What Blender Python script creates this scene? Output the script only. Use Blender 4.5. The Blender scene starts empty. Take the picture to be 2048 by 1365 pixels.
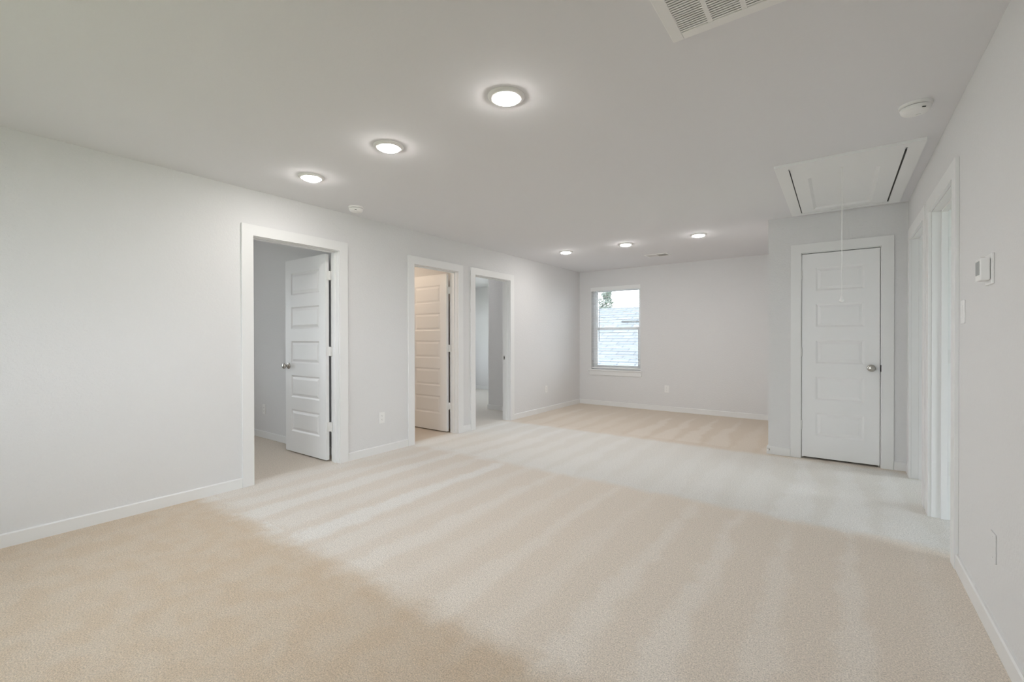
import bpy, bmesh, math, random
from mathutils import Vector, Matrix, Euler

random.seed(7)
scn = bpy.context.scene
COL = scn.collection
PI = math.pi

# ------------------------------------------------------------------ measures
H = 2.44                       # ceiling height
XL, XR = -3.922, 0.506         # left and right wall faces
YF, YB = 7.559, -1.6           # far wall and rear wall faces
YC, XC = 5.390, -0.596         # closet front face and its free corner
WT = 0.115                     # partition thickness
HEAD = 2.055                   # underside of the door heads
CT = 0.018                     # casing thickness

# ------------------------------------------------------------------ materials
def dist_of(b): return b[2]

def mat(name, base=(0.8, 0.8, 0.8), rough=0.5, metal=0.0, bump=None, spec=0.5):
    m = bpy.data.materials.new(name); m.use_nodes = True
    nt = m.node_tree; b = nt.nodes['Principled BSDF']
    b.inputs['Base Color'].default_value = (*base, 1)
    b.inputs['Roughness'].default_value = rough
    b.inputs['Metallic'].default_value = metal
    b.inputs['Specular IOR Level'].default_value = spec
    if bump and dist_of(bump) < 0.0025:
        geo = nt.nodes.new('ShaderNodeNewGeometry')
        n = nt.nodes.new('ShaderNodeTexNoise'); n.inputs['Scale'].default_value = bump[0]; n.inputs['Detail'].default_value = 1.0
        mr = nt.nodes.new('ShaderNodeMapRange'); mr.inputs['To Min'].default_value = rough * 0.92; mr.inputs['To Max'].default_value = min(1.0, rough * 1.08)
        nt.links.new(geo.outputs['Position'], n.inputs['Vector']); nt.links.new(n.outputs['Fac'], mr.inputs['Value'])
        nt.links.new(mr.outputs['Result'], b.inputs['Roughness'])
    elif bump:
        scale, strength, dist = bump
        geo = nt.nodes.new('ShaderNodeNewGeometry')
        n = nt.nodes.new('ShaderNodeTexNoise'); n.inputs['Scale'].default_value = scale
        n.inputs['Detail'].default_value = 2.0
        bp = nt.nodes.new('ShaderNodeBump'); bp.inputs['Strength'].default_value = strength
        bp.inputs['Distance'].default_value = dist
        nt.links.new(geo.outputs['Position'], n.inputs['Vector'])
        nt.links.new(n.outputs['Fac'], bp.inputs['Height'])
        nt.links.new(bp.outputs['Normal'], b.inputs['Normal'])
    return m

M = {}
M['wall'] = mat('wall_paint', (0.772, 0.769, 0.770), 0.75, bump=(70, 0.5, 0.005), spec=0.25)
M['ceil'] = mat('ceiling_paint', (0.802, 0.799, 0.818), 0.9, bump=(60, 0.12, 0.003), spec=0.1)
M['trim'] = mat('trim_enamel', (0.835, 0.835, 0.83), 0.38, bump=(30, 0.03, 0.001))
M['door'] = mat('door_enamel', (0.875, 0.875, 0.875), 0.42, bump=(220, 0.05, 0.0006))
M['plastic'] = mat('white_plastic', (0.88, 0.875, 0.865), 0.35, bump=(200, 0.02, 0.0004))
M['hatch'] = mat('hatch_paint', (0.87, 0.875, 0.875), 0.5, bump=(90, 0.05, 0.001))
M['hinge'] = mat('painted_hinge', (0.80, 0.795, 0.78), 0.4, bump=(200, 0.02, 0.0004))
M['nickel'] = mat('satin_nickel', (0.50, 0.475, 0.44), 0.28, 1.0, bump=(400, 0.02, 0.0003))
M['dark'] = mat('dark_recess', (0.035, 0.035, 0.033), 0.8, bump=(100, 0.05, 0.001))
M['screen'] = mat('grey_display', (0.32, 0.33, 0.33), 0.25, bump=(200, 0.01, 0.0002))
M['filter'] = mat('filter_cloth', (0.66, 0.655, 0.64), 0.95, bump=(150, 0.2, 0.002))
M['cord'] = mat('white_cord', (0.93, 0.93, 0.92), 0.7, bump=(600, 0.2, 0.0005))
M['vinyl'] = mat('white_vinyl', (0.90, 0.91, 0.92), 0.35, bump=(120, 0.02, 0.0005))
M['slat'] = mat('blind_slat', (0.88, 0.885, 0.88), 0.4, bump=(120, 0.03, 0.0005))
M['wand'] = mat('grey_wand', (0.36, 0.38, 0.39), 0.3, bump=(120, 0.02, 0.0003))
M['leaf'] = mat('pine_foliage', (0.10, 0.12, 0.10), 0.8, bump=(20, 0.2, 0.01))
M['bark'] = mat('pine_bark', (0.16, 0.12, 0.09), 0.9, bump=(12, 0.5, 0.02))
M['lawn'] = mat('lawn_grass', (0.24, 0.27, 0.16), 0.95, bump=(6, 0.5, 0.05))
M['siding'] = mat('house_siding', (0.62, 0.62, 0.60), 0.8, bump=(8, 0.2, 0.01))

def nodes_of(m):
    nt = m.node_tree
    def math_(op, a, b=None, c=None, clamp=False):
        n = nt.nodes.new('ShaderNodeMath'); n.operation = op; n.use_clamp = clamp
        for i, v in enumerate((a, b, c)):
            if v is None: continue
            if isinstance(v, (int, float)): n.inputs[i].default_value = v
            else: nt.links.new(v, n.inputs[i])
        return n.outputs[0]
    def smooth(v, lo, hi):
        n = nt.nodes.new('ShaderNodeMapRange'); n.interpolation_type = 'SMOOTHSTEP'
        nt.links.new(v, n.inputs['Value'])
        n.inputs['From Min'].default_value = lo; n.inputs['From Max'].default_value = hi
        return n.outputs['Result']
    def mix(f, a, b):
        n = nt.nodes.new('ShaderNodeMix'); n.data_type = 'RGBA'
        if isinstance(f, (int, float)): n.inputs[0].default_value = f
        else: nt.links.new(f, n.inputs[0])
        for i, v in ((6, a), (7, b)):
            if isinstance(v, tuple): n.inputs[i].default_value = (*v, 1)
            else: nt.links.new(v, n.inputs[i])
        return n.outputs[2]
    def noise(vec, scale, detail=2.0, rough=0.5):
        n = nt.nodes.new('ShaderNodeTexNoise'); n.inputs['Scale'].default_value = scale
        n.inputs['Detail'].default_value = detail; n.inputs['Roughness'].default_value = rough
        nt.links.new(vec, n.inputs['Vector']); return n.outputs['Fac']
    return nt, math_, smooth, mix, noise

def carpet():
    """cut-pile carpet: speckled yarn plus vacuum nap in bands and tracks along Y; band C also carries painted daylight"""
    m = mat('carpet_pile', (0.6, 0.55, 0.49), 1.0, spec=0.05)
    nt, ma, sm, mix, noise = nodes_of(m)
    geo = nt.nodes.new('ShaderNodeNewGeometry'); pos = geo.outputs['Position']
    sep = nt.nodes.new('ShaderNodeSeparateXYZ'); nt.links.new(pos, sep.inputs[0])
    X, Y = sep.outputs[0], sep.outputs[1]
    n1 = noise(pos, 1.3, 3.0)           # slow wander
    n2 = noise(pos, 7.0, 3.0)           # blotches
    n3 = noise(pos, 28.0, 3.0)          # ragged edges
    wob = ma('ADD', ma('MULTIPLY', ma('SUBTRACT', n1, 0.5), 0.16), ma('MULTIPLY', ma('SUBTRACT', n3, 0.5), 0.05))
    Xw = ma('ADD', X, wob)
    Yw = ma('ADD', Y, ma('ADD', ma('MULTIPLY', ma('SUBTRACT', n2, 0.5), 0.12), ma('MULTIPLY', ma('SUBTRACT', n3, 0.5), 0.03)))
    # distance from the middle of each track, 0..0.5
    fr = ma('FRACT', ma('ADD', ma('DIVIDE', Xw, 0.30), 40.33))
    d = ma('ABSOLUTE', ma('SUBTRACT', fr, 0.5))
    wn = nt.nodes.new('ShaderNodeTexWhiteNoise'); wn.noise_dimensions = '2D'
    cmb = nt.nodes.new('ShaderNodeCombineXYZ')
    nt.links.new(ma('FLOOR', ma('ADD', ma('DIVIDE', Xw, 0.30), 40.33)), cmb.inputs[0])
    nt.links.new(ma('FLOOR', ma('DIVIDE', ma('ADD', Y, 10.55), 2.0)), cmb.inputs[1])
    nt.links.new(cmb.outputs[0], wn.inputs['Vector']); rnd = wn.outputs['Value']
    amp = ma('ADD', 0.30, ma('MULTIPLY', rnd, 0.70))
    n4 = noise(pos, 3.5, 4.0, 0.6)
    def track(y0, y1, w0, w1):          # light wedge narrowing from w0 (at y0) to w1 (at y1)
        t = nt.nodes.new('ShaderNodeMapRange'); nt.links.new(Y, t.inputs['Value'])
        t.inputs['From Min'].default_value = y0; t.inputs['From Max'].default_value = y1
        t.inputs['To Min'].default_value = w0; t.inputs['To Max'].default_value = w1
        e = ma('ADD', ma('SUBTRACT', t.outputs['Result'], d), ma('MULTIPLY', ma('SUBTRACT', n4, 0.5), 0.65))
        return ma('MULTIPLY', sm(e, -0.12, 0.12), amp)
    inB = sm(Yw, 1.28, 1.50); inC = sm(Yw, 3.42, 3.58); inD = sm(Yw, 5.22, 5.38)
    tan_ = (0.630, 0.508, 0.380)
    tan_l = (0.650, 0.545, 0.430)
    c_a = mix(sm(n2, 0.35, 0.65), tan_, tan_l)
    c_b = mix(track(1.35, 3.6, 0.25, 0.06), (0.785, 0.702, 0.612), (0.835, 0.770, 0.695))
    c_c = mix(track(3.4, 5.5, 0.40, 0.10), (0.770, 0.745, 0.700), (0.820, 0.805, 0.775))  # nap tracks, with cool daylight from the right doorways put into the colour
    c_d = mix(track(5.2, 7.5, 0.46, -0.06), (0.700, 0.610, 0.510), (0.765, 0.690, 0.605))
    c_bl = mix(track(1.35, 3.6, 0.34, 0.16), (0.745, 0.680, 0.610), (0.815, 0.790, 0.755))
    # band B turns paler and greyer towards the left-hand doors
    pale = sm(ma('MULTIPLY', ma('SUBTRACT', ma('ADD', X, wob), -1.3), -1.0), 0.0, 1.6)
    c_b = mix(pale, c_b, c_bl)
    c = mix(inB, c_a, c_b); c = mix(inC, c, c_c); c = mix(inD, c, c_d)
    # the side rooms were not brushed in tracks
    c = mix(sm(X, -4.06, -3.98), mix(sm(Y, 4.40, 4.50), (0.665, 0.590, 0.505), (0.700, 0.660, 0.605)), c)
    # yarn speckle
    sp = noise(pos, 170.0, 3.0, 0.7); sp2 = noise(pos, 60.0, 2.0)
    amt = ma('ADD', ma('MULTIPLY', ma('SUBTRACT', sp, 0.5), 1.5), ma('MULTIPLY', ma('SUBTRACT', sp2, 0.5), 0.22))
    val = ma('ADD', amt, 1.0)
    hsv = nt.nodes.new('ShaderNodeHueSaturation'); nt.links.new(val, hsv.inputs['Value']); nt.links.new(c, hsv.inputs['Color'])
    b = nt.nodes['Principled BSDF']; nt.links.new(hsv.outputs['Color'], b.inputs['Base Color'])
    b.inputs['Sheen Weight'].default_value = 0.15
    bp = nt.nodes.new('ShaderNodeBump'); bp.inputs['Strength'].default_value = 0.55; bp.inputs['Distance'].default_value = 0.006
    nt.links.new(ma('ADD', sp, ma('MULTIPLY', sp2, 0.5)), bp.inputs['Height']); nt.links.new(bp.outputs['Normal'], b.inputs['Normal'])
    return m
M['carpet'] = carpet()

def roof_mat():
    m = mat('asphalt_shingles', (0.5, 0.5, 0.5), 0.9)
    nt, ma, sm, mix, noise = nodes_of(m)
    geo = nt.nodes.new('ShaderNodeNewGeometry')
    br = nt.nodes.new('ShaderNodeTexBrick'); nt.links.new(geo.outputs['Position'], br.inputs['Vector'])
    br.inputs['Scale'].default_value = 1.0
    br.inputs['Color1'].default_value = (0.090, 0.095, 0.10, 1); br.inputs['Color2'].default_value = (0.118, 0.122, 0.128, 1)
    br.inputs['Mortar'].default_value = (0.05, 0.054, 0.058, 1); br.inputs['Mortar Size'].default_value = 0.02
    br.inputs['Brick Width'].default_value = 0.55; br.inputs['Row Height'].default_value = 0.22
    nt.links.new(br.outputs['Color'], nt.nodes['Principled BSDF'].inputs['Base Color'])
    return m
M['roof'] = roof_mat()

def glass_mat():
    m = bpy.data.materials.new('window_glass'); m.use_nodes = True
    nt = m.node_tree; nt.nodes.clear()
    o = nt.nodes.new('ShaderNodeOutputMaterial'); mx = nt.nodes.new('ShaderNodeMixShader')
    tr = nt.nodes.new('ShaderNodeBsdfTransparent'); gl = nt.nodes.new('ShaderNodeBsdfGlossy')
    gl.inputs['Roughness'].default_value = 0.02; tr.inputs['Color'].default_value = (0.96, 0.98, 0.98, 1)
    fr = nt.nodes.new('ShaderNodeFresnel'); fr.inputs['IOR'].default_value = 1.45
    nt.links.new(fr.outputs[0], mx.inputs[0]); nt.links.new(tr.outputs[0], mx.inputs[1]); nt.links.new(gl.outputs[0], mx.inputs[2])
    nt.links.new(mx.outputs[0], o.inputs[0]); return m
M['glass'] = glass_mat()

def emis(name, col, s):
    m = bpy.data.materials.new(name); m.use_nodes = True
    nt = m.node_tree; b = nt.nodes['Principled BSDF']
    b.inputs['Base Color'].default_value = (0.9, 0.9, 0.9, 1)
    b.inputs['Emission Color'].default_value = (*col, 1); b.inputs['Emission Strength'].default_value = s
    return m
LAMP = 115.0
M['lamp'] = emis('lit_diffuser', (1.0, 0.965, 0.935), LAMP)

# ------------------------------------------------------------------ mesh helpers
def box(bm, x0, x1, y0, y1, z0, z1, bev=0.0):
    r = bmesh.ops.create_cube(bm, size=1.0)
    vs = r['verts']
    for v in vs:
        v.co.x = x0 + (v.co.x + 0.5) * (x1 - x0)
        v.co.y = y0 + (v.co.y + 0.5) * (y1 - y0)
        v.co.z = z0 + (v.co.z + 0.5) * (z1 - z0)
    if bev:
        es = list({e for v in vs for e in v.link_edges})
        bmesh.ops.bevel(bm, geom=es, offset=bev, segments=2, affect='EDGES', profile=0.5)
    return bm

def prism(bm, pts, fn, bev=0.0):
    """pts: 2D outline; fn(u, v, t) -> 3D with t in (0, 1)"""
    a = [bm.verts.new(fn(u, v, 0)) for u, v in pts]
    b = [bm.verts.new(fn(u, v, 1)) for u, v in pts]
    fs = [bm.faces.new(a), bm.faces.new(b[::-1])]
    n = len(pts)
    for i in range(n):
        fs.append(bm.faces.new((a[i], b[i], b[(i + 1) % n], a[(i + 1) % n])))
    bmesh.ops.recalc_face_normals(bm, faces=fs)
    if bev:
        bmesh.ops.bevel(bm, geom=list({e for f in fs for e in f.edges}), offset=bev, segments=2, affect='EDGES', profile=0.5)
    return bm

def lathe(bm, prof, seg=48, mtx=None):
    """prof: (r, z) pairs turned about Z"""
    rings = []; mtx = mtx or Matrix()
    for r, z in prof:
        if r < 1e-6: rings.append([bm.verts.new(mtx @ Vector((0, 0, z)))])
        else: rings.append([bm.verts.new(mtx @ Vector((r * math.cos(2 * PI * k / seg), r * math.sin(2 * PI * k / seg), z))) for k in range(seg)])
    fs = []
    for a, b in zip(rings, rings[1:]):
        for k in range(seg):
            q = (k + 1) % seg
            if len(a) == 1 and len(b) == 1: continue
            if len(a) == 1: f = (a[0], b[k], b[q])
            elif len(b) == 1: f = (a[k], b[0], a[q])
            else: f = (a[k], b[k], b[q], a[q])
            fs.append(bm.faces.new(f))
    for r in (rings[0], rings[-1]):
        if len(r) > 1: fs.append(bm.faces.new(r))
    bmesh.ops.recalc_face_normals(bm, faces=fs)
    for f in fs: f.smooth = len(f.verts) <= 4
    return bm

def obj(name, bm, m, parent=None, sharp=True):
    me = bpy.data.meshes.new(name); bm.to_mesh(me); bm.free()
    me.materials.append(m)
    o = bpy.data.objects.new(name, me); COL.objects.link(o)
    if parent is not None: o.parent = parent
    if any(p.use_smooth for p in me.polygons):
        me.set_sharp_from_angle(angle=math.radians(35))
    return o

def tag(o, label, cat, group=None, kind=None):
    o['label'] = label; o['category'] = cat
    if group: o['group'] = group
    if kind: o['kind'] = kind
    return o

def empty(name, loc, label, cat, group=None, kind=None, rot=(0, 0, 0)):
    o = bpy.data.objects.new(name, None); COL.objects.link(o)
    o.empty_display_size = 0.1
    o.location = loc; o.rotation_euler = rot
    return tag(o, label, cat, group, kind)

def B(): return bmesh.new()

def dup(root, loc, rotz=None, label=None):
    def cp(o, par):
        c = o.copy(); COL.objects.link(c)
        if par is not None: c.parent = par
        for ch in [q for q in bpy.data.objects if q.parent == o and q.name not in done]:
            done.add(ch.name); cp(ch, c)
        return c
    done = set()
    r = cp(root, None)
    r.location = loc
    if rotz is not None: r.rotation_euler = rotz
    if label: r['label'] = label
    return r

def split_wall(bm, u0, u1, openings, fn):
    """fn(ua, ub, za, zb) adds the box; openings: (u0, u1, z0, z1)"""
    cur = u0
    for a, b, z0, z1 in sorted(openings):
        if a > cur: fn(cur, a, 0, H)
        if z0 > 0: fn(a, b, 0, z0)
        if z1 < H: fn(a, b, z1, H)
        cur = b
    if cur < u1: fn(cur, u1, 0, H)

def wall_x(name, x0, x1, y0, y1, openings, label):     # wall lying along Y
    bm = B(); split_wall(bm, y0, y1, openings, lambda a, b, z0, z1: box(bm, x0, x1, a, b, z0, z1))
    return tag(obj(name, bm, M['wall']), label, 'wall', kind='structure')
def wall_y(name, y0, y1, x0, x1, openings, label):     # wall lying along X
    bm = B(); split_wall(bm, x0, x1, openings, lambda a, b, z0, z1: box(bm, a, b, y0, y1, z0, z1))
    return tag(obj(name, bm, M['wall']), label, 'wall', kind='structure')

# ------------------------------------------------------------------ shell
J = 0.018   # jamb board thickness
D1, D2, D3 = (1.763, 2.545), (3.503, 4.225), (4.565, 5.345)
DA, DB = (3.350, 4.112), (4.385, 5.145)
DC = (-0.302, 0.314)
def rough(d): return (d[0] - J, d[1] + J, 0, HEAD + J)

bm = B(); box(bm, -8.2, -4.037, YB - 0.15, 8.45, -0.12, 0); box(bm, -4.037, 3.55, YB - 0.15, 7.724, -0.12, 0)
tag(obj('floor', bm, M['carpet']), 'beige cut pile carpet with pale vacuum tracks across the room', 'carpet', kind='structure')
bm = B(); box(bm, -8.2, -4.037, YB - 0.15, 8.45, H, H + 0.12); box(bm, -4.037, 3.55, YB - 0.15, 7.724, H, H + 0.12)
tag(obj('ceiling', bm, M['ceil']), 'flat off-white painted ceiling over the whole room', 'ceiling', kind='structure')

WIN = (-3.680, -2.760, 0.645, 2.135)
wall_x('wall_left', XL - WT, XL, YB, YF, [rough(D1), rough(D2), rough(D3)], 'long off-white textured wall on the left with three doorways')
wall_x('wall_right', XR, XR + WT, YB, YF, [rough(DA), rough(DB), (-1.35, -0.15, 0.645, 2.07)], 'off-white wall along the right edge with two doorways')
wall_y('wall_far', YF, YF + 0.165, XL - WT, XR + WT, [WIN], 'far off-white wall with one window and blinds')
wall_y('wall_closet', YC, YC + WT, XC, XR, [rough(DC)], 'off-white closet front wall around the closed door')
wall_x('wall_closet_side', XC, XC + WT, YC + WT, YF, [], 'short side wall of the closet, turned to the far alcove')
BW = (-3.55, -1.25, 0.645, 2.07)
wall_y('wall_rear', YB - 0.15, YB, XL - WT, XR + WT, [BW], 'rear wall behind the viewer with a wide window')
# rooms to the left
wall_y('wall_bedroom_side', 2.680, 2.795, -8.1, XL - WT, [], 'grey-lit side wall seen through the nearest left doorway')
wall_x('wall_bedroom_outer', -8.2, -8.1, YB - 0.15, 8.45, [(0.2, 1.2, 0.45, 2.15), (6.75, 7.95, 0.45, 2.15)], 'outer wall of the bedrooms on the left')
wall_y('wall_bedroom_rear', YB - 0.15, YB, -8.1, XL - WT, [], 'rear wall of the nearest left bedroom')
wall_x('wall_bath_end', -6.4, -6.3, 2.795, 4.40, [], 'end wall of the warm-lit room behind the middle left doorway')
wall_y('wall_bath_side', 4.40, 4.50, -8.1, XL - WT, [], 'partition between the middle and far left doorways')
wall_y('wall_bedroom_far', 8.30, 8.45, -8.1, XL - WT, [], 'bright far wall seen through the farthest left doorway')
bm = B(); box(bm, -4.87, XL - WT, 6.02, 8.30, 0, H, 0.006)
tag(obj('wall_bedroom_corner', bm, M['wall']), 'shaded wall corner seen through the farthest left doorway', 'wall', kind='structure')
# rooms to the right
wall_y('wall_side_room_near', 1.85, 1.95, XR + WT, 3.4, [], 'near wall of the first room on the right')
wall_y('wall_side_room_middle', 4.215, 4.305, XR + WT, 3.4, [], 'wall between the two rooms on the right')
wall_y('wall_side_room_far', 6.60, 6.70, XR + WT, 3.4, [], 'far wall of the second room on the right')
wall_x('wall_side_room_outer', 3.40, 3.55, 1.85, 6.70, [(2.0, 3.28, 0.10, 2.30), (5.0, 6.4, 0.10, 2.30)], 'outer wall with windows in the rooms on the right')

# ------------------------------------------------------------------ baseboards
BH, BT = 0.080, 0.013
def base_profile(bm, axis, face, sgn, u0, u1):
    """skirting with an eased top edge; face = wall face, sgn = direction into the room"""
    pr = [(0, 0.0), (BT, 0.0), (BT, BH - 0.006), (BT - 0.005, BH), (0, BH)]
    if axis == 'y': fn = lambda a, z, t: (face + sgn * a, u0 + (u1 - u0) * t, z)
    else: fn = lambda a, z, t: (u0 + (u1 - u0) * t, face + sgn * a, z)
    prism(bm, pr, fn)
CW = 0.092    # casing width (incl. reveal)
def segs(u0, u1, doors):
    out = []; cur = u0
    for a, b in sorted(doors):
        out.append((cur, a - CW - 0.005)); cur = b + CW + 0.005
    out.append((cur, u1)); return [s for s in out if s[1] - s[0] > 0.01]
bm = B()
for a, b in segs(YB, YF, [D1, D2, D3]): base_profile(bm, 'y', XL, 1, a, b)
tag(obj('baseboard_left', bm, M['trim']), 'white baseboard along the left wall', 'baseboard', kind='structure')
bm = B()
for a, b in segs(YB, YC, [DA, DB]): base_profile(bm, 'y', XR, -1, a, b)
tag(obj('baseboard_right', bm, M['trim']), 'white baseboard along the right wall', 'baseboard', kind='structure')
bm = B(); base_profile(bm, 'x', YF, -1, XL + BT, XC)
tag(obj('baseboard_far', bm, M['trim']), 'white baseboard under the far window wall', 'baseboard', kind='structure')
bm = B()
for a, b in segs(XC - BT, XR, [DC]): base_profile(bm, 'x', YC, -1, a, b)
tag(obj('baseboard_closet', bm, M['trim']), 'white baseboard beside the closed closet door', 'baseboard', kind='structure')
bm = B(); base_profile(bm, 'y', XC, -1, YC, YF - BT)
tag(obj('baseboard_closet_side', bm, M['trim']), 'white baseboard on the side of the closet block', 'baseboard', kind='structure')
bm = B(); base_profile(bm, 'x', YB, 1, XL + BT, XR - BT)
tag(obj('baseboard_rear', bm, M['trim']), 'white baseboard on the rear wall', 'baseboard', kind='structure')
bm = B(); base_profile(bm, 'x', 2.680, -1, -8.1, XL - WT - 0.03)
tag(obj('baseboard_bedroom', bm, M['trim']), 'white baseboard seen through the nearest left doorway', 'baseboard', kind='structure')
bm = B(); base_profile(bm, 'x', 8.30, -1, -8.1, -4.87); base_profile(bm, 'x', 6.02, -1, -4.87 - BT, XL - WT - 0.03); base_profile(bm, 'y', -4.87, -1, 6.02, 8.30 - BT)
tag(obj('baseboard_far_bedroom', bm, M['trim']), 'white baseboard seen through the farthest left doorway', 'baseboard', kind='structure')

# ------------------------------------------------------------------ doors
LEAF_H = 2.026; LEAF_T = 0.035
def leaf_mesh(w):
    """five-panel moulded leaf: x 0..w from hinge edge, y 0..T, z 0..H"""
    bm = B(); side = 0.112; x0, x1 = side, w - side
    zb = 0.215; ph, rail = 0.235, 0.125
    pan = [(zb + k * (ph + rail), zb + k * (ph + rail) + ph) for k in range(5)]
    zc = [0.0]
    for a, b in pan: zc += [a, b]
    zc.append(LEAF_H); xc = [0, x0, x1, w]
    for s in (0, 1):
        y0 = 0 if s == 0 else LEAF_T; dy = 1 if s == 0 else -1
        def quad(pts):
            vs = [bm.verts.new(p) for p in pts]; bm.faces.new(vs if s == 0 else vs[::-1])
        for i in range(3):
            for j in range(len(zc) - 1):
                xa, xb, za, zb_ = xc[i], xc[i + 1], zc[j], zc[j + 1]
                if i == 1 and j % 2 == 1:
                    prev = None
                    for ins, dep in ((0, 0), (0.004, 0.001), (0.016, 0.0070), (0.022, 0.0070), (0.044, 0.0015)):
                        y = y0 + dy * dep
                        r = [(xa + ins, y, za + ins), (xb - ins, y, za + ins), (xb - ins, y, zb_ - ins), (xa + ins, y, zb_ - ins)]
                        if prev:
                            for k in range(4): quad([prev[k], prev[(k + 1) % 4], r[(k + 1) % 4], r[k]])
                        prev = r
                    quad(prev)
                else:
                    quad([(xa, y0, za), (xb, y0, za), (xb, y0, zb_), (xa, y0, zb_)])
    T = LEAF_T
    for p in ([(0, 0, 0), (0, T, 0), (0, T, LEAF_H), (0, 0, LEAF_H)],
              [(w, 0, 0), (w, 0, LEAF_H), (w, T, LEAF_H), (w, T, 0)],
              [(0, 0, 0), (w, 0, 0), (w, T, 0), (0, T, 0)],
              [(0, 0, LEAF_H), (0, T, LEAF_H), (w, T, LEAF_H), (w, 0, LEAF_H)]):
        bm.faces.new([bm.verts.new(q) for q in p])
    bmesh.ops.remove_doubles(bm, verts=bm.verts, dist=1e-5)
    bmesh.ops.recalc_face_normals(bm, faces=bm.faces)
    return bm

KNOB = [(0.0, 0.0), (0.032, 0.0), (0.033, 0.003), (0.030, 0.008), (0.018, 0.011), (0.0115, 0.015), (0.0105, 0.026),
        (0.014, 0.032), (0.023, 0.038), (0.0285, 0.047), (0.0285, 0.055), (0.024, 0.062), (0.013, 0.066), (0.0, 0.067)]
def leaf(parent, w, loc, rotz, flip):
    """leaf hinged at x=0; flip puts thickness on the other side"""
    o = obj('door_leaf', leaf_mesh(w), M['door'], parent)
    o.location = loc; o.rotation_euler = (0, 0, rotz)
    for s in (0, 1):
        mt = Matrix.Translation((w - 0.062, 0 if s == 0 else LEAF_T, 0.905)) @ Matrix.Rotation(PI / 2 if s == 0 else -PI / 2, 4, 'X')
        k = obj('knob', lathe(B(), KNOB, 40, mt), M['nickel'], o)
    k['label'] = 'satin nickel door knob'
    bm = B(); box(bm, w - 0.001, w + 0.0015, 0.006, 0.029, 0.877, 0.933, 0.0005)
    obj('latch_plate', bm, M['nickel'], o)
    return o

def hinge_mesh(p, along, leaf_dir):
    """knuckle at p with a short plate to either side; half height 0.045"""
    bm = B()
    lathe(bm, [(0.0, -0.046), (0.0065, -0.045), (0.0065, 0.045), (0.0, 0.046)], 16, Matrix.Translation(p))
    for dx, dy in (along, leaf_dir):
        x0, x1 = sorted((p[0], p[0] + dx)); y0, y1 = sorted((p[1], p[1] + dy))
        if x1 - x0 < 0.003: x0 -= 0.001; x1 += 0.001
        if y1 - y0 < 0.003: y0 -= 0.001; y1 += 0.001
        box(bm, x0, x1, y0, y1, p[2] - 0.045, p[2] + 0.045)
    return bm

def u_shape(a, b, top, w, r=0.005):
    """outline of a casing round an opening a..b"""
    return [(a - r - w, 0), (a - r - w, top + r + w), (b + r + w, top + r + w), (b + r + w, 0), (b + r, 0), (b + r, top + r), (a - r, top + r), (a - r, 0)]

def doorway(name, axis, d, face, back, label, cat='door', stop=None, sgn=1):
    """jamb, casings on both faces and stop; axis 'x' = wall with constant X"""
    base = (face, (d[0] + d[1]) / 2, 0) if axis == 'x' else ((d[0] + d[1]) / 2, face, 0)
    e = empty(name, base, label, cat, kind='structure')
    inv = Matrix.Translation(-Vector(base))
    def P(u, z, t): return (t, u, z) if axis == 'x' else (u, t, z)
    def add(pn, bm, m):
        bmesh.ops.transform(bm, matrix=inv, verts=bm.verts); return obj(pn, bm, m, e)
    w = CW - 0.002
    out = 1 if face > back else -1
    for nm, f, s in (('casing', face, out), ('casing', back, -out)):
        bm = B(); prism(bm, u_shape(d[0], d[1], HEAD, w - 0.0), lambda u, z, t, f=f, s=s: P(u, z, f + s * CT * t), 0.0018); add(nm, bm, M['trim'])
    bm = B()
    lo, hi = min(face, back), max(face, back)
    a, b = d
    pts = [(a - J, 0), (a - J, HEAD + J), (b + J, HEAD + J), (b + J, 0), (b, 0), (b, HEAD), (a, HEAD), (a, 0)]
    prism(bm, pts, lambda u, z, t: P(u, z, lo + (hi - lo) * t)); add('jamb', bm, M['trim'])
    s0, s1 = stop; bm = B(); k = 0.011
    pts = [(a, 0), (a, HEAD), (b, HEAD), (b, 0), (b - k, 0), (b - k, HEAD - k), (a + k, HEAD - k), (a + k, 0)]
    prism(bm, pts, lambda u, z, t: P(u, z, s0 + (s1 - s0) * t), 0.001); add('door_stop_strip', bm, M['trim'])
    return e, inv, add

XB = XL - WT
HZ = (0.34, 1.085, 1.832)
for nm, d, label, lw in (('door_1', D1, 'white five-panel door standing open in the nearest left doorway', 0.762),
                     ('door_2', D2, 'white five-panel door standing open in the middle left doorway, warm light behind', 0.711)):
    e, inv, add = doorway(nm, 'x', d, XL, XB, label, stop=(XB + 0.037, XB + 0.072))
    hy = d[1]
    # open 90 degrees into the next room: hinge edge faces the hall, thickness runs in -Y
    hx = XB - 0.030
    o = leaf(e, lw, inv @ Vector((hx, hy - 0.010, 0.016)), PI, False)
    for z in HZ:
        hb = hinge_mesh((hx + 0.008, hy - 0.006, z), (0.034, 0.004), (-0.006, -0.030))
        bmesh.ops.transform(hb, matrix=o.matrix_basis.inverted() @ inv, verts=hb.verts)
        obj('hinge', hb, M['hinge'], o)
e, inv, add = doorway('door_3', 'x', D3, XL, XB, 'white cased doorway farthest along the left wall, no door showing', stop=(XB + 0.037, XB + 0.072))
bm = B(); box(bm, XB + 0.004, XB + 0.034, D3[1] - 0.0015, D3[1], 0.895, 0.955); s = add('strike_plate', bm, M['nickel'])
bm = B(); box(bm, XB + 0.012, XB + 0.026, D3[1] - 0.0022, D3[1] - 0.0012, 0.91, 0.94); s2 = add('strike_hole', bm, M['dark']); s2.parent = s
XO = XR + WT
e, inv, add = doorway('door_4', 'x', DA, XR, XO, 'white cased doorway in the right wall, the one nearer the viewer', stop=(XR + 0.046, XR + 0.078))
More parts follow.
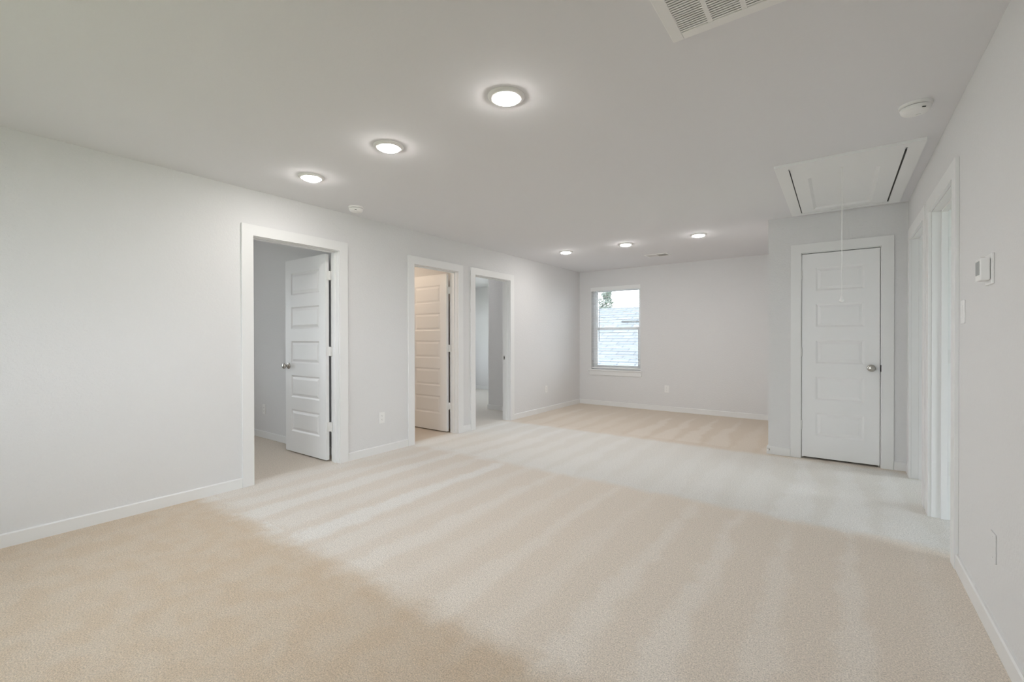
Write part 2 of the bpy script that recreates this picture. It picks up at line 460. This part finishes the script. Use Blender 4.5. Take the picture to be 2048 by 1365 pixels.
for z in HZ:
    bm = B(); box(bm, XO - 0.034, XO - 0.002, DA[1] - 0.002, DA[1] - 0.0004, z - 0.045, z + 0.045); add('hinge', bm, M['hinge'])
e, inv, add = doorway('door_5', 'x', DB, XR, XO, 'white cased doorway in the right wall, tucked beside the closet', stop=(XR + 0.046, XR + 0.078))
# closet door, closed, opening into the room
e, inv, add = doorway('door_6', 'y', DC, YC, YC + WT, 'closed white five-panel closet door with nickel knob', stop=(YC + 0.040, YC + 0.075))
cw = DC[1] - DC[0] - 0.007
o = leaf(e, cw, inv @ Vector((DC[0] + 0.0025, YC - 0.001, 0.020)), 0, False)
for z in (0.338, 1.068, 1.842):
    bm = hinge_mesh((DC[0] - 0.001, YC - 0.008, z), (-0.001, 0.012), (0.001, 0.012))
    bmesh.ops.transform(bm, matrix=o.matrix_basis.inverted() @ inv, verts=bm.verts); obj('hinge', bm, M['hinge'], o)
bm = B(); box(bm, DC[1] + 0.0, DC[1] + 0.0055, YC - CT - 0.001, YC - 0.002, 0.895, 0.957); add('strike_plate', bm, M['dark'])


# ------------------------------------------------------------------ windows
def window(name, axis, w, wall0, wall1, label, sgn):
    """single-hung vinyl unit; w = (u0,u1,z0,z1); wall0 = room face, wall1 = outer face"""
    u0, u1, z0, z1 = w
    base = ((u0 + u1) / 2, wall0, z0) if axis == 'y' else (wall0, (u0 + u1) / 2, z0)
    e = empty(name, base, label, 'window', kind='structure')
    inv = Matrix.Translation(-Vector(base))
    def bx(bm, a, b, t0, t1, za, zb, bev=0.0):
        t0, t1 = sorted((t0, t1))
        if axis == 'y': box(bm, a, b, t0, t1, za, zb, bev)
        else: box(bm, t0, t1, a, b, za, zb, bev)
    def add(pn, bm, m, par=None):
        bmesh.ops.transform(bm, matrix=inv, verts=bm.verts); return obj(pn, bm, m, par or e)
    f = 0.038; t1 = wall1 - sgn * 0.004; t0 = wall1 - sgn * 0.070
    def ring(a, b, za, zb, wd, ta, tb):
        bm = B(); bx(bm, a, a + wd, ta, tb, za, zb); bx(bm, b - wd, b, ta, tb, za, zb)
        bx(bm, a + wd, b - wd, ta, tb, za, za + wd); bx(bm, a + wd, b - wd, ta, tb, zb - wd, zb); return bm
    fr = add('window_frame', ring(u0, u1, z0, z1, f, t0, t1), M['vinyl'])
    zm = z0 + (z1 - z0) * 0.5
    tm = (t0 + t1) / 2
    up = add('upper_sash', ring(u0 + f, u1 - f, zm - 0.02, z1 - f, 0.032, tm + sgn * 0.002, t1 - sgn * 0.006), M['vinyl'])
    lo = add('lower_sash', ring(u0 + f, u1 - f, z0 + f, zm + 0.022, 0.040, t0 + sgn * 0.004, tm - sgn * 0.002), M['vinyl'])
    bm = B(); bx(bm, u0 + f + 0.03, u1 - f - 0.03, tm + sgn * 0.014, tm + sgn * 0.017, zm, z1 - f - 0.03); add('pane', bm, M['glass'], up)
    bm = B(); bx(bm, u0 + f + 0.038, u1 - f - 0.038, tm - sgn * 0.018, tm - sgn * 0.015, z0 + f + 0.038, zm - 0.016); add('pane', bm, M['glass'], lo)
    bm = B(); bx(bm, u0 - 0.045, u1 + 0.035, wall0 - sgn * 0.036, wall0, z0 - 0.018, z0, 0.003); bx(bm, u0, u1, wall0 - sgn * 0.002, t0, z0 - 0.001, z0 + 0.004)
    add('window_sill', bm, M['trim'])
    bm = B(); bx(bm, u0 - 0.032, u1 + 0.024, wall0 - sgn * 0.016, wall0, z0 - 0.100, z0 - 0.018, 0.0015); add('apron', bm, M['trim'])
    # sky portal: helps the renderer find the daylight, gives off nothing itself
    ld = bpy.data.lights.new('window_portal', 'AREA'); ld.shape = 'RECTANGLE'; ld.size = u1 - u0; ld.size_y = z1 - z0
    ld.cycles.is_portal = True
    lo_ = bpy.data.objects.new('window_portal', ld); COL.objects.link(lo_)
    off = wall1 + sgn * 0.02
    lo_.location = ((u0 + u1) / 2, off, (z0 + z1) / 2) if axis == 'y' else (off, (u0 + u1) / 2, (z0 + z1) / 2)
    d = Vector((0, -sgn, 0)) if axis == 'y' else Vector((-sgn, 0, 0))
    lo_.rotation_euler = d.to_track_quat('-Z', 'Z' if False else 'Y').to_euler()
    return e
window('window_1', 'y', WIN, YF, YF + 0.165, 'white single-hung window in the far wall with sill and apron', 1)
window('window_2', 'y', BW, YB, YB - 0.15, 'wide white window in the rear wall behind the viewer', -1)
window('window_3', 'x', (0.2, 1.2, 0.45, 2.15), -8.1, -8.2, 'bedroom window out of view behind the nearest left doorway', -1)
window('window_4', 'x', (6.75, 7.95, 0.45, 2.15), -8.1, -8.2, 'bedroom window out of view behind the farthest left doorway', -1)
window('window_5', 'x', (2.0, 3.28, 0.10, 2.30), 3.40, 3.55, 'window out of view in the first room on the right', 1)
window('window_6', 'x', (5.0, 6.4, 0.10, 2.30), 3.40, 3.55, 'window out of view in the second room on the right', 1)

window('window_7_added', 'x', (-1.35, -0.15, 0.645, 2.07), XR, XR + WT + 0.06, 'added unseen window in the right wall behind the viewer, lighting the left wall', 1)  # unseen window added to strengthen the light on the left wall

# blinds in the far window
t = empty('window_blinds', ((WIN[0] + WIN[1]) / 2, YF + 0.035, WIN[2]), 'white wooden venetian blinds with open slats in the far window', 'blinds')
inv = Matrix.Translation(-t.location)
def badd(n, bm, m, par=t):
    bmesh.ops.transform(bm, matrix=inv, verts=bm.verts); return obj(n, bm, m, par)
x0, x1 = WIN[0] + 0.006, WIN[1] - 0.006
bm = B(); box(bm, WIN[0] - 0.010, WIN[1] + 0.008, YF - 0.010, YF - 0.001, 2.066, 2.138, 0.002); badd('valance', bm, M['slat'])
bm = B(); box(bm, x0, x1, YF + 0.008, YF + 0.060, 2.085, 2.130); badd('headrail', bm, M['slat'])
z = 2.050; ym = YF + 0.035
while z > 0.72:
    bm = B()
    pr = [(-0.025, 0.0), (-0.012, 0.0016), (0, 0.0022), (0.012, 0.0016), (0.025, 0.0), (0.025, 0.0026), (0.012, 0.0042), (0, 0.0048), (-0.012, 0.0042), (-0.025, 0.0026)]
    prism(bm, pr, lambda a, zz, tt: (x0 + (x1 - x0) * tt, ym + a, z + zz)); badd('slat', bm, M['slat'])
    z -= 0.0460
bm = B(); box(bm, x0, x1, ym - 0.026, ym + 0.026, 0.668, 0.688, 0.002); badd('bottom_rail', bm, M['slat'])
bm = B()
for cx in (x0 + 0.10, x1 - 0.10):
    for dy in (-0.027, 0.027): box(bm, cx - 0.0009, cx + 0.0009, ym + dy - 0.0009, ym + dy + 0.0009, 0.67, 2.09)
badd('ladder_cord', bm, M['cord'])
bm = B(); lathe(bm, [(0, 1.16), (0.0055, 1.162), (0.0048, 1.30), (0.0042, 2.06), (0, 2.062)], 10, Matrix.Translation((-3.528, YF + 0.004, 0))); badd('tilt_wand', bm, M['wand'])

# ------------------------------------------------------------------ ceiling fixtures
def light_fixture(loc, label, group):
    e = empty('recessed_light', loc, label, 'ceiling light', group)
    obj('trim_ring', lathe(B(), [(0.068, -0.0125), (0.074, -0.0135), (0.080, -0.012), (0.090, -0.0055), (0.094, -0.002), (0.094, 0.0), (0.068, 0.0), (0.068, -0.016)][:-1], 64), M['plastic'], e)
    l = obj('diffuser', lathe(B(), [(0.0, -0.0290), (0.030, -0.0275), (0.052, -0.0225), (0.062, -0.0180), (0.0675, -0.0135), (0.0675, -0.004), (0.0, -0.004)], 40), M['lamp'], e)
    return e
G1, G2 = 'near row of round ceiling lights', 'far row of round ceiling lights'
l0 = light_fixture((-1.372, 1.845, H), 'lit round ceiling light, largest and nearest the viewer, rightmost of the near row', G1)
dup(l0, (-2.335, 1.878, H), label='lit round ceiling light in the middle of the near row')
dup(l0, (-3.250, 1.885, H), label='lit round ceiling light leftmost of the near row, above the open door')
for x, lb in ((-3.140, 'lit round ceiling light leftmost of the far row, nearest the window corner'), (-2.255, 'lit round ceiling light in the middle of the far row'),
              (-1.352, 'lit round ceiling light rightmost of the far row, toward the closet')):
    q = dup(l0, (x, 5.640, H), label=lb); q['group'] = G2

def detector(loc, s, label, rz):
    e = empty('smoke_detector', loc, label, 'smoke detector', 'ceiling smoke detectors', rot=(0, 0, rz))
    sc = lambda pr: [(r * s, z * s) for r, z in pr]
    obj('base', lathe(B(), sc([(0.0, 0.0), (0.069, 0.0), (0.070, -0.004), (0.069, -0.012), (0.064, -0.015), (0.0, -0.015)]), 56), M['plastic'], e)
    obj('sensing_slot', lathe(B(), sc([(0.0, -0.015), (0.0595, -0.015), (0.0595, -0.018), (0.0, -0.018)]), 56), M['dark'], e)
    obj('cover', lathe(B(), sc([(0.0, -0.018), (0.0635, -0.018), (0.0640, -0.022), (0.061, -0.034), (0.054, -0.042), (0.040, -0.046), (0.0, -0.047)]), 56), M['plastic'], e)
    bm = B(); lathe(bm, sc([(0.0, -0.045), (0.011, -0.045), (0.011, -0.0485), (0.0, -0.049)]), 24, Matrix.Translation((0.022 * s, 0.012 * s, 0))); obj('test_button', bm, M['plastic'], e)
    bm = B(); box(bm, -0.008, 0.008, -0.0615 * s, -0.056 * s, -0.040 * s, -0.036 * s); obj('status_lens', bm, M['dark'], e)
    return e
detector((0.326, 3.185, H), 1.0, 'white round smoke detector on the ceiling near the attic hatch', 0.5)
detector((-3.655, 2.560, H), 0.98, 'small white round smoke detector on the ceiling by the left wall', 0.9)

# attic hatch
hx0, hx1, hy0, hy1 = -0.378, 0.437, 3.728, 5.285
e = empty('attic_hatch', ((hx0 + hx1) / 2, (hy0 + hy1) / 2, H), 'white framed attic hatch in the ceiling with a hanging pull cord', 'attic hatch')
inv = Matrix.Translation(-e.location)
def hadd(n, bm, m, par=None):
    bmesh.ops.transform(bm, matrix=inv, verts=bm.verts); return obj(n, bm, m, par or e)
fw = 0.086
def ringz(x0, x1, y0, y1, w, z0, z1, bev=0.0, wy=None):
    bm = B(); wy = wy or w
    box(bm, x0, x0 + w, y0, y1, z0, z1, bev); box(bm, x1 - w, x1, y0, y1, z0, z1, bev)
    box(bm, x0 + w, x1 - w, y0, y0 + wy, z0, z1, bev); box(bm, x0 + w, x1 - w, y1 - wy, y1, z0, z1, bev); return bm
hadd('hatch_trim', ringz(hx0, hx1, hy0, hy1, 0.082, H - 0.020, H, wy=0.070), M['hatch'])
bm = B(); box(bm, hx0 + 0.082, hx0 + 0.088, hy0 + 0.13, hy1 - 0.075, H - 0.0155, H - 0.0125); box(bm, hx1 - 0.092, hx1 - 0.083, hy0 + 0.13, hy1 - 0.075, H - 0.0155, H - 0.0125)
hadd('side_gap', bm, M['dark'])
px0, px1, py0, py1 = hx0 + 0.089, hx1 - 0.093, hy0 + 0.075, hy1 - 0.074
bm = B()
ix0, ix1, iy0, iy1 = -0.193, 0.236, 4.105, 5.128
# panel: flat border with a shallow recessed field
prev = None; z = H - 0.018
for (a, b, c, d), zz in (((px0, px1, py0, py1), z), ((ix0, ix1, iy0, iy1), z), ((ix0 + 0.020, ix1 - 0.020, iy0 + 0.020, iy1 - 0.020), H - 0.003)):
    r = [bm.verts.new(p) for p in ((a, c, zz), (b, c, zz), (b, d, zz), (a, d, zz))]
    if prev:
        for k in range(4): bm.faces.new((prev[k], prev[(k + 1) % 4], r[(k + 1) % 4], r[k]))
    else:
        top = [bm.verts.new(p) for p in ((a, c, H - 0.001), (b, c, H - 0.001), (b, d, H - 0.001), (a, d, H - 0.001))]
        for k in range(4): bm.faces.new((top[k], top[(k + 1) % 4], r[(k + 1) % 4], r[k]))
    prev = r
bm.faces.new(prev); bmesh.ops.recalc_face_normals(bm, faces=bm.faces)
for f in bm.faces:
    if abs(f.normal.z) > 0.9 and f.normal.z > 0: f.normal_flip()
hadd('hatch_panel', bm, M['hatch'])
cx, cy, cz = 0.017, 3.978, 1.500
cd = hadd('pull_cord', lathe(B(), [(0, cz), (0.0020, cz), (0.0020, H - 0.018), (0, H - 0.018)], 8, Matrix.Translation((cx, cy, 0))), M['cord'])
hadd('cord_eyelet', lathe(B(), [(0, H - 0.024), (0.006, H - 0.023), (0.007, H - 0.018), (0, H - 0.0175)], 16, Matrix.Translation((cx, cy, 0))), M['plastic'])
hadd('cord_handle', lathe(B(), [(0, cz + 0.018), (0.005, cz + 0.015), (0.0085, cz + 0.003), (0.010, cz - 0.012), (0.015, cz - 0.022), (0.015, cz - 0.029), (0.009, cz - 0.036), (0, cz - 0.037)], 20, Matrix.Translation((cx, cy, 0))), M['plastic'], cd)

# return-air grille
gx0, gx1, gy0, gy1 = -0.557, 0.105, 1.25, 1.912
e = empty('return_air_grille', ((gx0 + gx1) / 2, (gy0 + gy1) / 2, H), 'large white louvered return air grille at the top edge of the ceiling', 'air grille')
inv = Matrix.Translation(-e.location)
bm = ringz(gx0, gx1, gy0, gy1, 0.044, H - 0.009, H, 0.003); hadd('grille_frame', bm, M['plastic'])
bm = B(); box(bm, gx0 + 0.03, gx1 - 0.03, gy0 + 0.03, gy1 - 0.03, H - 0.0015, H - 0.0005); hadd('filter', bm, M['filter'])
n = 5; inner = gx1 - gx0 - 0.088; bw = 0.017; sw = (inner - (n - 1) * bw) / n
for k in range(1, n):
    xa = gx0 + 0.044 + k * sw + (k - 1) * bw
    bm = B(); box(bm, xa, xa + bw, gy0 + 0.044, gy1 - 0.044, H - 0.008, H - 0.002); hadd('divider', bm, M['plastic'])
bm = B(); y = gy0 + 0.050
while y < gy1 - 0.050:
    prism(bm, [(0, -0.0080), (0.0090, -0.0072), (0.0100, -0.0025), (0.0085, -0.0025), (0.0077, -0.0058), (0, -0.0066)],
          lambda a, zz, tt, y=y: (gx0 + 0.044 + inner * tt, y + a, H + zz))
    y += 0.0132
hadd('louvers', bm, M['plastic'])

# supply register near the far lights
vx0, vx1, vy0, vy1 = -2.335, -2.000, 6.545, 6.760
e = empty('ceiling_vent', ((vx0 + vx1) / 2, (vy0 + vy1) / 2, H), 'small white supply vent on the ceiling near the far wall', 'air vent')
inv = Matrix.Translation(-e.location)
hadd('vent_frame', ringz(vx0, vx1, vy0, vy1, 0.026, H - 0.007, H, 0.002), M['plastic'])
bm = B(); box(bm, vx0 + 0.02, vx1 - 0.02, vy0 + 0.02, vy1 - 0.02, H - 0.0014, H - 0.0004); hadd('duct_opening', bm, M['filter'])
bm = B(); xm = (vx0 + vx1) / 2; box(bm, xm - 0.006, xm + 0.006, vy0 + 0.026, vy1 - 0.026, H - 0.008, H - 0.002); hadd('divider', bm, M['plastic'])
bm = B()
for s, xa, xb in ((1, vx0 + 0.03, xm - 0.008), (-1, xm + 0.008, vx1 - 0.03)):
    x = xa
    while x < xb - 0.010:
        prism(bm, [(0, 0), (0.0012, 0), (0.0012 + s * 0.006, 0.007), (s * 0.006, 0.007)], lambda a, zz, tt, x=x: (x + 0.005 + a, vy0 + 0.026 + (vy1 - vy0 - 0.052) * tt, H - 0.0085 + zz))
        x += 0.014
hadd('vanes', bm, M['plastic'])

# ------------------------------------------------------------------ wall devices (built facing -Y at the origin)
def plate_bm(w, h, t=0.006):
    bm = B(); box(bm, -w / 2, w / 2, -t, 0, -h / 2, h / 2, 0.0022); return bm
def outlet(loc, rz, label):
    e = empty('wall_outlet', loc, label, 'wall outlet', 'white wall outlets', rot=(0, 0, rz))
    obj('cover_plate', plate_bm(0.072, 0.117), M['plastic'], e)
    for s in (-1, 1):
        bm = B()
        pts = [(0.0165 * math.cos(a), 0.0145 * math.sin(a)) for a in [PI * 2 * k / 20 for k in range(20)]]
        prism(bm, pts, lambda u, v, t, s=s: (u, -0.0055 - 0.0015 * t, v + s * 0.0195)); r = obj('socket', bm, M['plastic'], e)
        bm = B(); zc = s * 0.0195
        box(bm, -0.0075, -0.0055, -0.0078, -0.0068, zc - 0.002, zc + 0.007); box(bm, 0.0055, 0.0075, -0.0078, -0.0068, zc - 0.001, zc + 0.006)
        box(bm, -0.002, 0.002, -0.0078, -0.0068, zc - 0.010, zc - 0.006); obj('slots', bm, M['screen'], r)
    bm = B(); lathe(bm, [(0, 0), (0.003, 0), (0.003, 0.0012), (0, 0.0014)], 14, Matrix.Translation((0, -0.006, 0)) @ Matrix.Rotation(PI / 2, 4, 'X')); obj('screw', bm, M['plastic'], e)
    return e
LW, RW = PI / 2, -PI / 2      # facing +X (left wall) and -X (right wall)
o0 = outlet((XL, 3.052, 0.372), LW, 'white wall outlet low on the left wall between the first and second doorways')
dup(o0, (XL, 6.365, 0.372), (0, 0, LW), 'white wall outlet low on the left wall past the last doorway')
dup(o0, (-2.310, YF, 0.366), (0, 0, 0), 'white wall outlet low on the far wall right of the window')
dup(o0, (-5.687, 2.680, 0.350), (0, 0, 0), 'white wall outlet seen through the nearest left doorway')

e = empty('blank_wall_plate', (XR, 2.592, 0.368), 'blank off-white wall plate low on the right wall in the foreground', 'wall plate', rot=(0, 0, RW))
obj('cover_plate', plate_bm(0.072, 0.117, 0.005), M['wall'], e)
for zz in (-0.042, 0.042):
    bm = B(); lathe(bm, [(0, 0), (0.003, 0), (0.003, 0.0012), (0, 0.0014)], 14, Matrix.Translation((0, -0.005, zz)) @ Matrix.Rotation(PI / 2, 4, 'X')); obj('screw', bm, M['plastic'], e)
e = empty('light_switch', (XR, 3.150, 1.337), 'white light switch on the right wall beside the nearer doorway casing', 'light switch', rot=(0, 0, RW))
obj('cover_plate', plate_bm(0.072, 0.117), M['plastic'], e)
bm = B(); box(bm, -0.0165, 0.0165, -0.0095, -0.005, -0.033, 0.033, 0.0015); obj('rocker', bm, M['plastic'], e)

e = empty('thermostat', (XR, 2.650, 1.488), 'boxy white thermostat with grey display standing out from the right wall', 'thermostat', rot=(0, 0, RW))
obj('wall_plate', plate_bm(0.100, 0.125, 0.009), M['plastic'], e)
bm = B(); box(bm, -0.040, 0.040, -0.040, -0.0105, -0.046, 0.046, 0.004); th = obj('housing', bm, M['plastic'], e)
bm = B(); box(bm, -0.032, 0.032, -0.0106, -0.0088, -0.038, 0.038); obj('shadow_gap', bm, M['screen'], e)  # grey block standing in for the shade between plate and housing
bm = B(); box(bm, -0.030, 0.030, -0.0412, -0.0395, -0.022, 0.034, 0.0006); obj('display', bm, M['screen'], e)

# door bumper on the closet corner baseboard
e = empty('door_bumper', (XC + 0.006, YC - BT, 0.048), 'tiny metal door bumper on the baseboard at the closet corner', 'door stop')
mt = Matrix.Rotation(PI / 2, 4, 'X')
obj('bumper_base', lathe(B(), [(0, 0), (0.010, 0), (0.010, 0.004), (0.005, 0.006), (0, 0.006)], 20, mt), M['nickel'], e)
pr = [(0, 0.006)]
for k in range(12): pr += [(0.0055, 0.007 + k * 0.004), (0.0042, 0.009 + k * 0.004)]
obj('spring', lathe(B(), pr + [(0, 0.055)], 16, mt), M['nickel'], e)
obj('rubber_tip', lathe(B(), [(0, 0.053), (0.008, 0.053), (0.008, 0.064), (0.005, 0.067), (0, 0.067)], 20, mt), M['plastic'], e)

# ------------------------------------------------------------------ outdoors
GZ = -3.0
bm = B(); box(bm, -45, 35, -35, 75, GZ - 0.2, GZ)
tag(obj('ground', bm, M['lawn']), 'grass ground far below the windows', 'ground', kind='structure')
e = empty('neighboring_house', (-7.0, 15.0, GZ), 'neighboring house with grey shingled roof seen through the far window', 'house')
inv = Matrix.Translation(-e.location)
def nadd(n, bm, m, par=e):
    bmesh.ops.transform(bm, matrix=inv, verts=bm.verts); return obj(n, bm, m, par)
ex0, ex1, ey0, ey1, ez = -13.5, 3.0, 10.6, 23.0, -0.35
ry, rz = 16.8, 2.42; rx0, rx1 = -7.75, -2.0
bm = B()
a = [bm.verts.new(p) for p in ((ex0, ey0, ez), (ex1, ey0, ez), (ex1, ey1, ez), (ex0, ey1, ez))]
b = [bm.verts.new(p) for p in ((rx0, ry, rz), (rx1, ry, rz))]
bm.faces.new((a[0], a[1], b[1], b[0])); bm.faces.new((a[1], a[2], b[1])); bm.faces.new((a[2], a[3], b[0], b[1])); bm.faces.new((a[3], a[0], b[0])); bm.faces.new(a[::-1])
bmesh.ops.recalc_face_normals(bm, faces=bm.faces); nadd('roof', bm, M['roof'])
bm = B(); box(bm, ex0 + 0.5, ex1 - 0.5, ey0 + 0.5, ey1 - 0.5, GZ, ez); nadd('house_walls', bm, M['siding'])
bm = B(); box(bm, ex0, ex1, ey0 - 0.06, ey0, ez - 0.18, ez + 0.03); nadd('fascia', bm, M['vinyl'])
bm = B(); box(bm, -6.30, -4.6, 15.35, 15.50, 1.74, 1.83, 0.01); box(bm, -5.55, -5.25, 15.9, 16.1, 1.95, 2.10, 0.02); nadd('ridge_vent', bm, M['dark'])

tr = empty('tall_pine', (-17.9, 40.0, GZ), 'tall thin pine tree behind the neighboring roof', 'tree')
bm = B(); lathe(bm, [(0, 0), (0.22, 0), (0.16, 4.0), (0.07, 7.5), (0.03, 8.9), (0, 9.0)], 12)
limbs = []
for k in range(60):
    h = 6.7 + 2.2 * (k / 60); an = random.uniform(0, 2 * PI); L = random.uniform(0.3, 1.05) * (1.1 - 0.4 * k / 60)
    p0 = Vector((0, 0, h)); p1 = p0 + Vector((math.cos(an) * L, math.sin(an) * L, random.uniform(-0.1, 0.35)))
    d = (p1 - p0); mt = Matrix.Translation(p0) @ d.to_track_quat('Z', 'X').to_matrix().to_4x4()
    lathe(bm, [(0.035, 0), (0.008, d.length)], 6, mt); limbs.append((p0, p1))
obj('trunk', bm, M['bark'], tr)
bm = B()
for p0, p1 in limbs:
    for j in range(4):
        c = p0.lerp(p1, random.uniform(0.5, 1.05))
        for q in range(8):
            o_ = c + Vector([random.gauss(0, 0.11) for _ in range(3)])
            d = Vector([random.gauss(0, 1) for _ in range(3)]).normalized() * 0.16; s = d.orthogonal().normalized() * 0.05
            bm.faces.new([bm.verts.new(o_ + v) for v in (-s, d * 0.5 - s * 0.2, d, s)])
obj('foliage', bm, M['leaf'], tr)

# ------------------------------------------------------------------ light
W = bpy.data.worlds.new('overcast_sky'); scn.world = W; W.use_nodes = True
nt = W.node_tree; bg = nt.nodes['Background']
tc = nt.nodes.new('ShaderNodeTexCoord'); sp = nt.nodes.new('ShaderNodeSeparateXYZ'); nt.links.new(tc.outputs['Generated'], sp.inputs[0])
cr = nt.nodes.new('ShaderNodeValToRGB'); nt.links.new(sp.outputs[2], cr.inputs[0])
cr.color_ramp.elements[0].position = 0.0; cr.color_ramp.elements[0].color = (0.92, 0.96, 1.0, 1)
cr.color_ramp.elements[1].position = 0.9; cr.color_ramp.elements[1].color = (0.78, 0.88, 1.0, 1)
nt.links.new(cr.outputs[0], bg.inputs['Color']); bg.inputs['Strength'].default_value = 7.5

def room_light(name, loc, energy, col, r=0.09):
    ld = bpy.data.lights.new(name, 'POINT'); ld.energy = energy; ld.color = col; ld.shadow_soft_size = r
    o = bpy.data.objects.new(name, ld); COL.objects.link(o); o.location = loc; return o
room_light('bathroom_lamp', (-5.3, 3.35, 2.25), 12, (1.0, 0.80, 0.60))
room_light('bedroom_fill', (-6.0, 0.9, 2.25), 11, (0.97, 0.98, 1.0))  # added fill light, brightens the nearest left bedroom
room_light('far_bedroom_fill', (-6.3, 6.9, 1.7), 7, (0.95, 0.98, 1.0))  # added fill light for the farthest left bedroom
room_light('hall_fill', (-5.6, 5.2, 2.25), 6, (1.0, 0.98, 0.96))  # added fill light, lifts the shaded wall inside the farthest left doorway

# ------------------------------------------------------------------ camera
cam = bpy.data.cameras.new('camera'); co = bpy.data.objects.new('camera', cam); COL.objects.link(co)
f_px, yaw, pit, roll, ch = 901.0, 0.6275, -0.00517, -0.00163, 1.207
cam.sensor_fit = 'HORIZONTAL'; cam.sensor_width = 36.0; cam.lens = f_px * 36.0 / 2048.0
cam.clip_start = 0.05; cam.clip_end = 200
mt = Matrix.Rotation(yaw, 4, 'Z') @ Matrix.Rotation(PI / 2 + pit, 4, 'X') @ Matrix.Rotation(roll, 4, 'Z')
co.matrix_world = Matrix.Translation((0, 0, ch)) @ mt
scn.camera = co

scn.view_settings.view_transform = 'Standard'; scn.view_settings.look = 'None'
scn.view_settings.exposure = 0.31; scn.view_settings.gamma = 1.0; scn.view_settings.use_curve_mapping = False
scn.cycles.use_light_tree = False
scn.cycles.max_bounces = 7; scn.cycles.diffuse_bounces = 6; scn.cycles.glossy_bounces = 3; scn.cycles.transparent_max_bounces = 12
scn.cycles.caustics_reflective = False; scn.cycles.caustics_refractive = False
scn.cycles.use_adaptive_sampling = True; scn.cycles.adaptive_threshold = 0.02
scn.cycles.use_denoising = True
scn.cycles.sample_clamp_indirect = 8.0
